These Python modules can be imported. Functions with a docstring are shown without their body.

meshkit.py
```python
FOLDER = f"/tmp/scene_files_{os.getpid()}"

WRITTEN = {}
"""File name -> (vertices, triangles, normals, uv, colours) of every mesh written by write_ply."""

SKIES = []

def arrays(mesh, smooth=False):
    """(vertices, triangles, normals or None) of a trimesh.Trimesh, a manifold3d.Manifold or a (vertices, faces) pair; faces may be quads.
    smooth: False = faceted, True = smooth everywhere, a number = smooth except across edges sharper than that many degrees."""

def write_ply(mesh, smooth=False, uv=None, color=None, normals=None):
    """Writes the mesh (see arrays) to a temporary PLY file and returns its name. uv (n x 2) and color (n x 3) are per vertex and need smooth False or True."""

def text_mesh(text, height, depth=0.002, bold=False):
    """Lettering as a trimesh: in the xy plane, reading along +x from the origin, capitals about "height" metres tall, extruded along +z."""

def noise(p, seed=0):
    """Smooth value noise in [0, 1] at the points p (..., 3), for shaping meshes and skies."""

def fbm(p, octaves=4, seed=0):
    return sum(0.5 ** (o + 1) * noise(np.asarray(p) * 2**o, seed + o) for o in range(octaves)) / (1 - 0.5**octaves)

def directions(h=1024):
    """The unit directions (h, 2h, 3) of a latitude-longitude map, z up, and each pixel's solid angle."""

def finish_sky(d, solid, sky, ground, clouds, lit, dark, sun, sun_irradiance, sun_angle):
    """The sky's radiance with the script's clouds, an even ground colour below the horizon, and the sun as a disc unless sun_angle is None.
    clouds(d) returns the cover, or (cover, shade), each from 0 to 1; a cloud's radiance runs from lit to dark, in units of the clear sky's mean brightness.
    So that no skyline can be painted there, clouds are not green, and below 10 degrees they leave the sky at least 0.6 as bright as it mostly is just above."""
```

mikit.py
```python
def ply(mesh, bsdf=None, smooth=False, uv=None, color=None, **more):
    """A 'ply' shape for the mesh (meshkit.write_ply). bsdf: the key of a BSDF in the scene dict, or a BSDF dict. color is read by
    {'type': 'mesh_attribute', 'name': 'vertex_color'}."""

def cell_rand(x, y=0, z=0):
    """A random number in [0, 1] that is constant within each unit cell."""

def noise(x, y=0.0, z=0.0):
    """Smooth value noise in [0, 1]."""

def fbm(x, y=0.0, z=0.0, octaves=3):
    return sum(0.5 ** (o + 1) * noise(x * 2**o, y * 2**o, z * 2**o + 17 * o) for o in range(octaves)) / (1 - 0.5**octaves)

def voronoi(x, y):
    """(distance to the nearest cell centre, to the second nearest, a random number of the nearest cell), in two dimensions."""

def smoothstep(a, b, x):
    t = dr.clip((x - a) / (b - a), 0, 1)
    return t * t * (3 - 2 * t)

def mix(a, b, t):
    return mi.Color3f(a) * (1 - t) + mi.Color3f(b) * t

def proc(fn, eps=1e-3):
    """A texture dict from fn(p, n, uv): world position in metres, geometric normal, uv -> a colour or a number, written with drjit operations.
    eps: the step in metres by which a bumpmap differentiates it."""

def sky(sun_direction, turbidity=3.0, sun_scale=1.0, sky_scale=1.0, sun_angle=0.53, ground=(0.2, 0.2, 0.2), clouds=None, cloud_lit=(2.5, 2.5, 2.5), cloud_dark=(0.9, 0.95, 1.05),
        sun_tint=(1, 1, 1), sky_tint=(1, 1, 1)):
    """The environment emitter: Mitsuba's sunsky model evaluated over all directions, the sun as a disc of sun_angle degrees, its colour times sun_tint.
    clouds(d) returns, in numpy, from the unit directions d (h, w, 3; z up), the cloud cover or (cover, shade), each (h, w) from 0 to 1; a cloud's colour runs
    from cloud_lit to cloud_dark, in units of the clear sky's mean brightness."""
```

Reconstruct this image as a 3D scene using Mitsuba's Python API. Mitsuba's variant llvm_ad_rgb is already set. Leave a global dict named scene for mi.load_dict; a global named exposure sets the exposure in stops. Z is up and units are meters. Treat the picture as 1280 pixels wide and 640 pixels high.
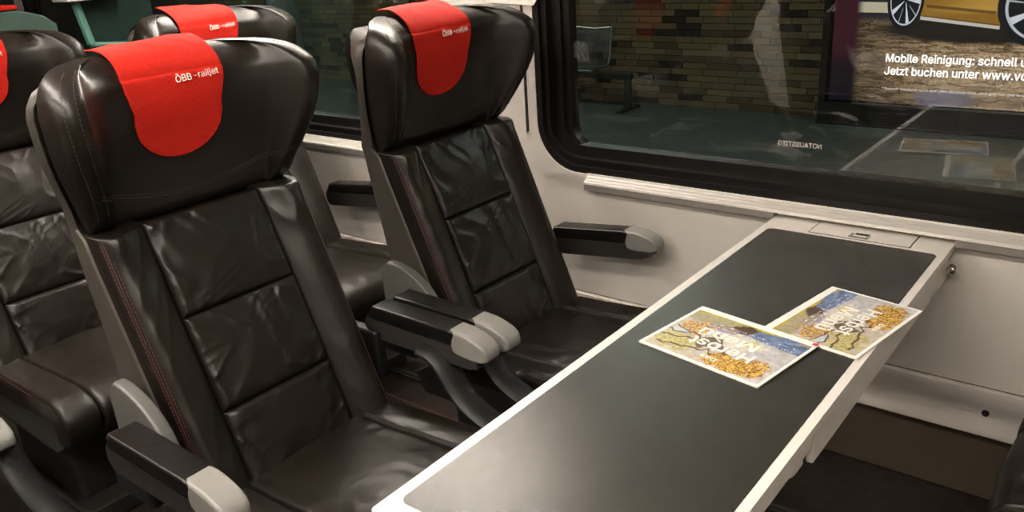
import math, random
import numpy as np, trimesh, drjit as dr, mitsuba as mi
import shapely.geometry as sg
from shapely import affinity
from scipy.interpolate import PchipInterpolator, CubicSpline
import mikit, meshkit
from mikit import proc, noise, fbm, smoothstep, mix

T = mi.ScalarTransform4f
random.seed(7); rng = np.random.default_rng(7)
scene, labels = {'type': 'scene'}, {}

# ------------------------------------------------------------------ camera, lights, exposure
exposure = 1.45
CAM = [0.0, 0.0, 1.54]
FWD = np.array([-0.5934, 0.7218, -0.3562]); UP = np.array([-0.1759, 0.3156, 0.9325])
scene['camera'] = {'type': 'perspective', 'fov': 2 * math.degrees(math.atan(640 / 1047.91)), 'fov_axis': 'x',
                   'to_world': T().look_at(origin=CAM, target=(np.array(CAM) + FWD).tolist(), up=UP.tolist()), 'near_clip': 0.02, 'far_clip': 200.0}
WARM = np.array([1.0, 0.90, 0.785])
LAMP_AISLE, LAMP_SIDE, LAMP_FAR = 9.0, 18.0, 16.0          # radiance of the saloon's light strips
LAMP_STATION = np.array([0.84, 1.0, 0.86]) * 9.0          # platform lamps
POSTER_GAIN = 0.30

# ------------------------------------------------------------------ materials
def rgb(*c): return {'type': 'rgb', 'value': list(map(float, c))}
def pr(color, rough=.5, metal=0.0, **k):
    return {'type': 'principled', 'base_color': color if isinstance(color, dict) else rgb(*color), 'roughness': rough, 'metallic': metal, **k}
def mat(name, bsdf, two=True):
    scene['mat_' + name] = {'type': 'twosided', 'bsdf': bsdf} if two else bsdf
    return 'mat_' + name
def leather_bump(p, n, uv):
    return 0.5 * noise(p.x * 700, p.y * 700, p.z * 700) + 0.5 * noise(p.x * 330, p.y * 330, p.z * 330)
def leather_col(p, n, uv):
    t = fbm(p.x * 9, p.y * 9, p.z * 9, 3)
    return mix((.0055, .0038, .0026), (.0115, .0082, .0057), t)
M_LEATHER = mat('leather', {'type': 'bumpmap', 'arbitrary': proc(leather_bump, 4e-4), 'scale': 0.00022,
                            'bsdf': pr(proc(leather_col), .385, specular=.56)})
def felt_col(p, n, uv):
    return mix((.46, .015, .009), (.60, .025, .015), noise(p.x * 420, p.y * 420, p.z * 420))
M_FELT = mat('red_felt', pr(proc(felt_col), .9, sheen=.5, specular=.15))
M_THREAD = mat('thread', pr((.060, .016, .014), .6))
M_PIPING = mat('piping', pr((.030, .008, .007), .45))
M_THREAD2 = mat('thread_grey', pr((.045, .034, .026), .6))
M_SHELL = mat('shell', pr((.055, .049, .041), .42, specular=.4))
M_CAP = mat('cap', pr((.215, .21, .196), .34, specular=.5))
M_FIN = mat('hinge_grey', pr((.095, .092, .086), .36, specular=.5))
M_PLASTIC = mat('dark_plastic', pr((.028, .026, .024), .42, specular=.4))
M_PAD = mat('pad_leather', {'type': 'bumpmap', 'arbitrary': proc(leather_bump, 4e-4), 'scale': 0.00015, 'bsdf': pr((.0055, .0045, .004), .32, specular=.5)})
M_WHITEINK = mat('white_ink', pr((.85, .80, .72), .6))
def wall_col(p, n, uv):
    return mix((.72, .68, .62), (.76, .72, .66), fbm(p.x * 3, p.y * 3, p.z * 3, 3))
M_WALL = mat('wall_panel', pr(proc(wall_col), .45, specular=.35))
M_LEDGE = mat('ledge', pr((.66, .62, .565), .4, specular=.4))
M_SLOT = mat('slot_dark', pr((.02, .018, .016), .6))
M_TABLE = mat('table_white', pr((.68, .65, .60), .36, specular=.45))
def mat_col(p, n, uv):
    return mix((.0160, .0140, .0110), (.0200, .0176, .0140), fbm(p.x * 14, p.y * 14, 0, 3))
M_MAT = mat('table_mat', pr(proc(mat_col), .34, specular=.8))
M_ALU = mat('aluminium', pr((.66, .64, .60), .32, .85))
M_CHROME = mat('chrome', pr((.8, .78, .74), .12, 1.0))
M_RUBBER = mat('rubber', pr((.007, .0062, .0055), .42, specular=.4))
M_GLASS = mat('glass', {'type': 'thindielectric', 'int_ior': 1.62}, two=False)
def base_col(p, n, uv):
    return mix((.11, .088, .064), (.16, .13, .096), fbm(p.x * 4, 3.0, p.z * 9, 3))
M_BASE = mat('base_board', pr(proc(base_col), .35, specular=.5))
def carpet_col(p, n, uv):
    return mix((.016, .013, .011), (.034, .026, .022), noise(p.x * 260, p.y * 260, 0) * .6 + .4 * fbm(p.x * 20, p.y * 20, 0, 2))
M_CARPET = mat('carpet', pr(proc(carpet_col), .95, specular=.1))
M_CEIL = mat('ceiling', pr((.62, .59, .54), .6))
M_BLACK = mat('matt_black', pr((.008, .008, .008), .5))
M_TEAL = mat('teal_frame', pr((.10, .26, .21), .4))
M_TEALDARK = mat('teal_panel', pr((.010, .028, .023), .35))
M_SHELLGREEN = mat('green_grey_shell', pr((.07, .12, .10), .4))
M_PAPER = mat('paper', pr((.82, .79, .73), .5))
M_REDINK = mat('red_ink', pr((.62, .05, .08), .5))
M_STEEL = mat('bench_steel', pr((.42, .46, .46), .32, .9))
M_BENCHDARK = mat('bench_dark', pr((.03, .035, .035), .5))
M_CONC = mat('column_concrete', pr((.20, .24, .25), .7))
def plat_col(p, n, uv):
    st = smoothstep(.62, .75, fbm(p.x * 1.1, p.y * 2.2, 0, 3))
    return mix((.080, .094, .090), (.19, .21, .20), st * .5 + .25 * noise(p.x * 30, p.y * 30, 0))
M_PLAT = mat('platform', pr(proc(plat_col), .5, specular=.4))
M_MORTAR = mat('mortar', pr((.15, .115, .07), .9))
BRICK = [mat('brick_%d' % i, pr(c, .85, specular=.2)) for i, c in enumerate([
    (.25, .18, .095), (.21, .15, .08), (.29, .22, .125), (.13, .09, .05), (.055, .040, .028), (.21, .165, .10), (.17, .13, .08)])]

# ------------------------------------------------------------------ helpers
def put(key, mesh, bsdf, smooth=False, to_world=None, **more):
    assert key not in scene, key
    d = mikit.ply(mesh, bsdf, smooth=smooth, **more)
    if to_world is not None: d['to_world'] = to_world
    scene[key] = d
    return key
COUNT = {}
def num(base):
    n = COUNT.get(base, 0); COUNT[base] = n + 1
    return base if n == 0 else '%s_%03d' % (base, n)
def label(key, text, cat=None, group=None, kind=None):
    labels[key] = {k: v for k, v in dict(label=text, category=cat, group=group, kind=kind).items() if v}
def structure(key, text=None):
    labels[key] = {'kind': 'structure', **({'label': text} if text else {})}
def box(x0, x1, y0, y1, z0, z1):
    m = trimesh.creation.box((x1 - x0, y1 - y0, z1 - z0)); m.apply_translation(((x0 + x1) / 2, (y0 + y1) / 2, (z0 + z1) / 2)); return m
def cat(*ms): return trimesh.util.concatenate([m for m in ms])
def rbox(x0, x1, y0, y1, z0, z1, r=.005, seg=3):
    """box with rounded edges: hull of spheres at the corners"""
    s = trimesh.creation.uv_sphere(radius=r, count=(2 * seg, 4 * seg))
    vs = [s.vertices + (x, y, z) for x in (x0 + r, x1 - r) for y in (y0 + r, y1 - r) for z in (z0 + r, z1 - r)]
    return trimesh.convex.convex_hull(np.vstack(vs))
def extrude_xz(poly, y0, y1):
    """polygon in (x, z), extruded along y"""
    m = trimesh.creation.extrude_polygon(poly, y1 - y0, engine='earcut')
    v = m.vertices.copy(); m.vertices = np.c_[v[:, 0], v[:, 2] + y0, v[:, 1]]
    m.invert(); return m
def extrude_yz(pts, x0, x1):
    m = trimesh.creation.extrude_polygon(sg.Polygon(pts), x1 - x0, engine='earcut')
    v = m.vertices.copy(); m.vertices = np.c_[v[:, 2] + x0, v[:, 0], v[:, 1]]
    return m
def rrect(x0, x1, z0, z1, r, seg=12):
    return sg.box(x0 + r, z0 + r, x1 - r, z1 - r).buffer(r, quad_segs=seg)
def loft(rings, cap=True):
    """closed loops (k, n, 3) to one mesh, fan caps"""
    k, n = len(rings), len(rings[0]); v = np.vstack(rings); f = []
    i = np.arange(n); j = (i + 1) % n
    for a in range(k - 1):
        f.append(np.stack([a * n + i, a * n + j, (a + 1) * n + j], 1)); f.append(np.stack([a * n + i, (a + 1) * n + j, (a + 1) * n + i], 1))
    if cap:
        v = np.vstack([v, np.mean(rings[0], 0), np.mean(rings[-1], 0)])
        f.append(np.stack([np.full(n, k * n), j, i], 1)); f.append(np.stack([np.full(n, k * n + 1), (k - 1) * n + i, (k - 1) * n + j], 1))
    m = trimesh.Trimesh(v, np.vstack(f), process=False); m.fix_normals() if False else None
    if m.volume < 0: m.invert()
    return m
def tube(path, r, n=10, ry=None):
    path = np.asarray(path, float); d = np.gradient(path, axis=0); d /= np.linalg.norm(d, axis=1, keepdims=True)
    ref = np.array([0, 1.0, 0]) if abs(d[:, 1]).max() < .9 else np.array([0, 0, 1.0])
    a = np.linspace(0, 2 * np.pi, n, endpoint=False); rings = []
    for p, t in zip(path, d):
        u = np.cross(t, ref); u /= np.linalg.norm(u); w = np.cross(t, u)
        rings.append(p + r * np.cos(a)[:, None] * u + (ry or r) * np.sin(a)[:, None] * w)
    return loft(rings)
def dashes(pts, nrm, length=.0055, gap=.0035, w=.0016, h=.0012):
    """stitches along a polyline lying on a surface"""
    pts = np.asarray(pts); seg = np.linalg.norm(np.diff(pts, axis=0), axis=1); s = np.r_[0, np.cumsum(seg)]
    at = np.arange(0, s[-1] - length, length + gap); out_v, out_f = [], []
    cube = trimesh.creation.box((1, 1, 1))
    for q in at:
        a = np.array([np.interp(q, s, pts[:, k]) for k in range(3)]); b = np.array([np.interp(q + length, s, pts[:, k]) for k in range(3)])
        n = np.array([np.interp(q, s, nrm[:, k]) for k in range(3)]); t = b - a; L = np.linalg.norm(t); t = t / L
        c = np.cross(n, t); c /= np.linalg.norm(c); n = np.cross(t, c)
        R = np.stack([t * L, c * w, n * h], 1)
        out_f.append(cube.faces + 8 * len(out_v)); out_v.append(cube.vertices @ R.T + (a + b) / 2 + n * h * .3)
    return trimesh.Trimesh(np.vstack(out_v), np.vstack(out_f), process=False)
def pad(path, y0, y1, bulge=.012, er=.014, thick=.03, ny=36, ns=40, wr=.004, seed=0, endround=True, yoff=None, fold=None):
    """an upholstered pad: the profile path (x, z) swept across y, its rim rounded, its face bulged and creased; outward normal = (tz, -tx)"""
    path = np.asarray(path, float); s = np.r_[0, np.cumsum(np.linalg.norm(np.diff(path, axis=0), axis=1))]
    S = s[-1]; e = er / S; base = np.linspace(0, 1, ns)
    q = np.unique(np.r_[base, e * np.array([.1, .3, .6, 1.0]), 1 - e * np.array([.1, .3, .6, 1.0])]) * S
    spl = CubicSpline(s, path); P = spl(q); d = spl(q, 1); d /= np.linalg.norm(d, axis=1, keepdims=True); N = np.c_[d[:, 1], -d[:, 0]]
    W = y1 - y0; ey = er / W
    v = np.unique(np.r_[np.linspace(0, 1, ny), ey * np.array([.1, .3, .6, 1.0]), 1 - ey * np.array([.1, .3, .6, 1.0])])
    yy = y0 + W * v; m, n = len(q), len(v)
    def rim(dist): t = np.clip(1 - dist / er, 0, 1); return -er * (1 - np.sqrt(np.maximum(0, 1 - t * t)))
    dq = np.minimum(q, S - q) if endround else np.full(m, 9.0); dv = np.minimum(yy - y0, y1 - yy)
    h = np.minimum(rim(dq)[:, None], rim(dv)[None, :])
    u = np.clip(q / S, 0, 1)[:, None]; vv = v[None, :]
    h = h + bulge * (np.sin(np.pi * np.clip(u, 0, 1)) ** .6) * (np.sin(np.pi * vv) ** .6)
    g = np.stack(np.broadcast_arrays(yy[None, :] * 1.0, q[:, None] * 1.0, np.zeros((m, n)) + seed * 3.7), -1)
    warp = meshkit.fbm(g * 7, 3, seed) - .5
    a = g.copy(); a[..., 0] = g[..., 0] * 22 + g[..., 1] * 12 + warp * 6; a[..., 1] = g[..., 1] * 5 - g[..., 0] * 4
    ridge = 1 - np.abs(2 * meshkit.noise(a, seed + 3) - 1)
    b = g.copy(); b[..., 0] = g[..., 0] * 16 - g[..., 1] * 26 + warp * 8; b[..., 1] = g[..., 0] * 6 + g[..., 1] * 6
    ridge2 = 1 - np.abs(2 * meshkit.noise(b, seed + 9) - 1)
    near = np.exp(-np.minimum(dq[:, None], dv[None, :]) / .05)
    soft = np.clip(np.minimum(dq[:, None], dv[None, :]) / .012, 0, 1)
    h = h + soft * wr * ((ridge ** 3) * (.35 + near) + .6 * (ridge2 ** 4) * near + 1.2 * warp)
    if yoff is not None: h = h + yoff(yy)[None, :]
    front = np.stack([P[:, None, 0] + N[:, None, 0] * h, np.broadcast_to(yy[None, :], (m, n)), P[:, None, 1] + N[:, None, 1] * h], -1)
    hb = -thick + (yoff(yy)[None, :] * 0 if yoff is not None else 0) + np.zeros((m, n))
    back = np.stack([P[:, None, 0] + N[:, None, 0] * hb, np.broadcast_to(yy[None, :], (m, n)), P[:, None, 1] + N[:, None, 1] * hb], -1)
    idx = np.arange(m * n).reshape(m, n); F = []
    def quads(A, B, C, D): F.append(np.stack([A, B, C], -1).reshape(-1, 3)); F.append(np.stack([A, C, D], -1).reshape(-1, 3))
    quads(idx[:-1, :-1], idx[:-1, 1:], idx[1:, 1:], idx[1:, :-1])
    k = m * n; quads(k + idx[:-1, :-1], k + idx[1:, :-1], k + idx[1:, 1:], k + idx[:-1, 1:])
    rimi = np.r_[idx[0, :], idx[1:, -1], idx[-1, -2::-1], idx[-2:0:-1, 0]]; r2 = np.roll(rimi, -1)
    F.append(np.stack([rimi, rimi + k, r2 + k], 1)); F.append(np.stack([rimi, r2 + k, r2], 1))
    mesh = trimesh.Trimesh(np.vstack([front.reshape(-1, 3), back.reshape(-1, 3)]), np.vstack(F), process=False)
    if mesh.volume < 0: mesh.invert()
    return mesh
def text_on(text, height, depth=.0006, bold=False):
    return meshkit.text_mesh(text, height, depth, bold)

# ------------------------------------------------------------------ the saloon's shell
WY, GY = 2.27, 2.333                      # window wall's face, its glass
XA, XB = -5.6, 1.9                        # ends of the saloon piece that is built
OY = -0.62                                # far side wall's face
put('floor', box(XA, XB, OY - .1, WY + .12, -.06, 0), M_CARPET); structure('floor', 'dark carpeted floor of the railway carriage')
rail = cat(box(XA + .3, XB - .2, 1.90, 1.935, 0, .012), box(XA + .3, XB - .2, 1.912, 1.923, .012, .016))
put('floor__seat_rail', rail, M_PLASTIC)
put('ceiling', box(XA, XB, OY - .1, WY + .12, 2.25, 2.32), M_CEIL); structure('ceiling')
put('wall_left', box(XA - .06, XA, OY - .1, WY + .12, -.06, 2.32), M_BLACK); structure('wall_left', 'dark end wall of the carriage')
put('wall_right', box(XB, XB + .06, OY - .1, WY + .12, -.06, 2.32), M_WALL); structure('wall_right')

WIN = [(-1.711, 0.75), (-5.48, -2.12)]; WIN_FAR = [(-1.711, 0.75), (-5.05, -2.22)]    # outer frame edges of the two windows
ZF0, ZF1 = .783, 1.93
def side_wall(y0, y1, z0, wins):
    w = sg.box(XA, z0, XB, 2.25)
    for a, b in wins: w = w.difference(rrect(a, b, ZF0, ZF1, .16))
    return extrude_xz(w, y0, y1)
put('wall_window', side_wall(WY, WY + .09, .3475, WIN), M_WALL, 30); structure('wall_window', 'pale grey side wall with the windows')
for i, (a, b) in enumerate(WIN):
    o = rrect(a - .034, b + .034, ZF0 - .03, ZF1 + .034, .085, 16); rings = []
    hole = rrect(a, b, ZF0, ZF1, .16, 16)
    ms = []
    for k, (off, y) in enumerate(((0, WY - .002), (-.008, WY - .005), (-.018, WY - .0065))):
        ms.append(extrude_xz(o.buffer(off, quad_segs=16).difference(hole), y, WY + .01))
    put(num('wall_window__window_surround'), cat(*ms), M_WALL, 30)
put('wall_window__blind_slot', cat(box(-1.761, -1.749, WY - .003, WY + .004, .905, 2.0)), M_SLOT)
put('wall_window__slot_trim', cat(box(-1.766, -1.761, WY - .006, WY + .004, .90, 2.0), box(-1.749, -1.745, WY - .004, WY + .004, .90, 2.0)), M_WALL)
# lower joint and the heater cover
put('wall_window__joint', box(XA, XB, WY + .006, WY + .02, .340, .350), M_SLOT)
led = [(WY + .05, .3425), (WY - .006, .3425), (WY - .011, .339), (WY - .013, .325), (WY - .010, .300), (WY - .003, .285), (WY + .003, .268), (WY + .002, .250), (WY - .010, .228), (WY - .018, .215), (WY - .018, .209), (WY + .05, .209)]
put('baseboard_window', extrude_yz(led, XA, XB), M_LEDGE, 40); structure('baseboard_window', 'pale heater cover along the foot of the wall')
sc = trimesh.creation.cylinder(.009, .006, sections=16); sc.apply_transform(trimesh.transformations.rotation_matrix(math.pi / 2, [1, 0, 0])); sc.apply_translation((-.262, WY - .002, .272))
put('baseboard_window__screw', sc, M_SLOT); labels['baseboard_window__screw'] = {'label': 'small dark screw hole'}
put('wall_window__base_board', box(XA, XB, WY + .012, WY + .06, 0, .209), M_BASE); labels['wall_window__base_board'] = {'label': 'dark brown board below the heater cover'}
# windows
for i, (a, b) in enumerate(WIN):
    w = 'window_%d' % (i + 1)
    tiers = [(0, -.022, WY - .004, GY + .03), (-.022, -.040, WY + .010, GY + .03), (-.040, -.046, WY + .006, GY + .03), (-.046, -.082, WY + .036, GY + .03)]
    H = rrect(a, b, ZF0, ZF1, .16, 16)
    ms = []
    for o0, o1, y0, y1 in tiers:
        lo = H.buffer(o0, quad_segs=16); hi = H.buffer(o1, quad_segs=16)
        ms.append(extrude_xz(lo.difference(hi), y0, y1))
    hi = H.buffer(-.082, quad_segs=16).difference(rrect(a + .106, b - .106, ZF0 + .075, ZF1 - .09, .075, 16))
    ms.append(extrude_xz(hi, WY + .05, GY + .03))
    put(w, cat(*ms), M_RUBBER, 30); structure(w, ('black framed window beside the table' if i == 0 else 'black framed window behind the front row of seats'))
    g = np.array([[a + .05, GY, ZF0 + .05], [b - .05, GY, ZF0 + .05], [b - .05, GY, ZF1 - .05], [a + .05, GY, ZF1 - .05]])
    put(w + '__pane', trimesh.Trimesh(g, [[0, 1, 2], [0, 2, 3]], process=False), M_GLASS)
t = text_on('NOTAUSSTIEG', .0135, .0006); v = t.vertices; wd = v[:, 0].max()
t.vertices = np.c_[-.767 - v[:, 0] * (.127 / wd), GY - .001 - v[:, 2], .928 + v[:, 1]]; t.invert()
put('window_1__lettering', t, M_WHITEINK); labels['window_1__lettering'] = {'label': 'mirrored white NOTAUSSTIEG lettering'}
# aluminium sill rails
def sill(x0, x1, face_parts):
    ny = 7; top = []
    y0, y1, z0, z1 = WY - .034, WY - .006, .7610, .7840
    pts = [(WY + .01, .7835), (y1, z1)]
    for k in range(3):
        f0 = k / 3
        for f, d in ((f0 + .08, 0), (f0 + .09, -.002), (f0 + .20, -.002), (f0 + .21, 0)):
            pts.append((y1 + (y0 - y1) * f, z1 + (z0 - z1) * f + d))
    pts += [(y0 - .001, z0), (y0 - .003, z0 - .003), (y0 - .001, z0 - .006), (WY + .01, z0 - .006)]
    return extrude_yz(pts, x0, x1)
M_BEAD = mat('sill_bead', pr((.82, .79, .73), .3))
M_SILL = mat('sill', pr((.50, .475, .435), .4, specular=.5))
put('trim_1', sill(-1.51, .9, None), M_SILL); structure('trim_1', 'grooved aluminium sill rail under the window by the table')
def bead(x0, x1): return cat(box(x0, x1, WY - .0375, WY - .033, .7555, .7625), box(x0, x1, WY - .009, WY - .004, .78, .7852))
put('trim_1__bead', bead(-1.51, .9), M_BEAD)
def sill_face(x0, x1): return box(x0, x1, WY - .0335, WY + .002, .7345, .7555)
M_SILLFACE = mat('sill_face', pr((.26, .245, .22), .5))
put('trim_1__face_strip', sill_face(-1.51, -.86), M_SILLFACE); put('trim_1__face_strip_001', sill_face(-.385, .9), M_SILLFACE)
put('trim_2', sill(-5.2, -2.02, None), M_SILL); structure('trim_2', 'aluminium sill rail under the window behind the front seats')
put('trim_2__bead', bead(-5.2, -2.02), M_BEAD)
put('trim_2__face_strip', sill_face(-5.2, -2.02), M_SILLFACE)
# far side wall, seen only as a reflection in the glass
fw = side_wall(OY - .08, OY, 0, WIN_FAR); put('wall_opposite', fw, M_WALL, 30); structure('wall_opposite')
for i, (a, b) in enumerate(WIN_FAR):
    H = rrect(a, b, ZF0, ZF1, .16); put('window_%d' % (i + 3), extrude_xz(H.difference(H.buffer(-.1)), OY - .07, OY + .006), M_RUBBER, 30); structure('window_%d' % (i + 3))
    put('window_%d__pane' % (i + 3), extrude_xz(H.buffer(-.05), OY - .06, OY - .052), M_BLACK)

# ------------------------------------------------------------------ lamps of the saloon
def light_strip(x0, x1, y, z, w, radiance, text, tilt=0.0):
    k = num('ceiling_light')
    R = T().translate([0, y, z]).rotate([1, 0, 0], tilt)
    scene[k + '__housing'] = {**mikit.ply(cat(box(x0 - .02, x1 + .02, -w / 2 - .015, -w / 2, -.02, .03), box(x0 - .02, x1 + .02, w / 2, w / 2 + .015, -.02, .03), box(x0 - .02, x1 + .02, -w / 2, w / 2, .012, .03)), M_CEIL), 'to_world': R}
    d = np.array([[x0, -w / 2, 0], [x0, w / 2, 0], [x1, w / 2, 0], [x1, -w / 2, 0]])
    scene[k + '__diffuser'] = {**mikit.ply(trimesh.Trimesh(d, [[0, 1, 2], [0, 2, 3]], process=False), M_PAPER), 'to_world': R, 'emitter': {'type': 'area', 'radiance': rgb(*(WARM * radiance))}}
    label(k, text, 'light')
light_strip(-3.4, .9, .42, 2.215, .22, LAMP_AISLE, 'long warm ceiling light above the aisle')
light_strip(-3.3, -1.7, 2.10, 2.05, .15, LAMP_SIDE, 'narrow warm light strip above the windows', -20)
light_strip(-3.0, -.4, -.45, 2.03, .10, LAMP_FAR, 'narrow warm light strip on the far side of the aisle', 20)

# ------------------------------------------------------------------ seats
KB = .41                                             # recline of the backrest: x per metre of height
def xb(z): return KB * (1.02 - z)
ZS = np.array([1.004, 1.012, 1.03, 1.07, 1.12, 1.17, 1.22, 1.27, 1.300, 1.322, 1.340, 1.349, 1.355, 1.358])
HWs = PchipInterpolator(ZS, [.230, .248, .254, .264, .279, .294, .304, .309, .306, .296, .279, .258, .226, .185])
XCs = PchipInterpolator(ZS, [-.055, -.040, -.034, -.033, -.028, -.018, -.006, .002, .002, -.008, -.026, -.040, -.056, -.072])
WWs = PchipInterpolator(ZS, [.0, .015, .036, .066, .092, .108, .114, .112, .104, .090, .074, .056, .030, .0])
XSs = PchipInterpolator(ZS, [-.055, -.052, -.050, -.044, -.032, -.016, -.002, .008, .012, .010, .002, -.010, -.028, -.05])   # where the side ends at the shell
XBK = PchipInterpolator(ZS, [-.07, -.075, -.078, -.082, -.088, -.094, -.098, -.101, -.104, -.107, -.107, -.104, -.098, -.090])
NL = 132
def head_ring(z, n=NL):
    hw, xc, w, bk, xs = (float(f(z)) for f in (HWs, XCs, WWs, XBK, XSs))
    xs = min(xs, xc + .40 * w + .0)
    half = [(0, xc), (.075, xc + .002), (.145, xc + .012 * w / .13), (.20, xc + .30 * w), (.243 * hw / .335 + .012, xc + .72 * w), (hw - .050, xc + .97 * w), (hw - .022, xc + .98 * w), (hw - .004, xc + .84 * w), (hw, xc + .62 * w), (hw - .001, max(xs + .006, xc + .3 * w)), (hw - .006, xs - .004), (hw - .030, xs - .022), (hw - .11, (xs + bk) / 2 - .018), (hw * .42, bk)]
    half = [(min(y, hw), x) for y, x in half]
    pts = np.array(half + [(0, bk)] + [(-y, x) for y, x in half[:0:-1]])
    # centripetal parameter, periodic spline through the control points
    c = np.vstack([pts, pts[:1]]); tt = np.r_[0, np.cumsum(np.maximum(np.linalg.norm(np.diff(c, axis=0), axis=1), 1e-4) ** .6)]
    par = np.linspace(0, tt[-1], n, endpoint=False)
    p = np.stack([PchipInterpolator(np.r_[tt[-4:-1] - tt[-1], tt, tt[1:4] + tt[-1]], np.r_[c[-4:-1, k], c[:, k], c[1:4, k]])(par) for k in (0, 1)], 1)
    return np.c_[p[:, 1], p[:, 0], np.full(n, z)]
ZR = np.r_[np.linspace(1.004, 1.03, 5)[:-1], np.linspace(1.03, 1.322, 36)[:-1], np.linspace(1.322, 1.358, 12)]
HR = np.array([head_ring(z) for z in ZR])
def head_smooth(h):
    for _ in range(2): h = .5 * h + .25 * (np.roll(h, 1, 1) + np.roll(h, -1, 1))
    return h
HR = head_smooth(HR)
def head_front(y, z):
    """front surface x of the headrest at (y, z), for |y| < .25"""
    k = np.clip(np.searchsorted(ZR, z) - 1, 0, len(ZR) - 2); f = np.clip((z - ZR[k]) / (ZR[k + 1] - ZR[k]), 0, 1)
    def at(r):
        m = (r[:, 0] > -.2) & (np.abs(r[:, 1]) < .30); i = np.arange(NL)
        fr = r[(i < 40) | (i > NL - 40)]; o = np.argsort(fr[:, 1]); return np.interp(y, fr[o, 1], fr[o, 0])
    return (1 - f) * at(HR[k]) + f * at(HR[k + 1])

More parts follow.
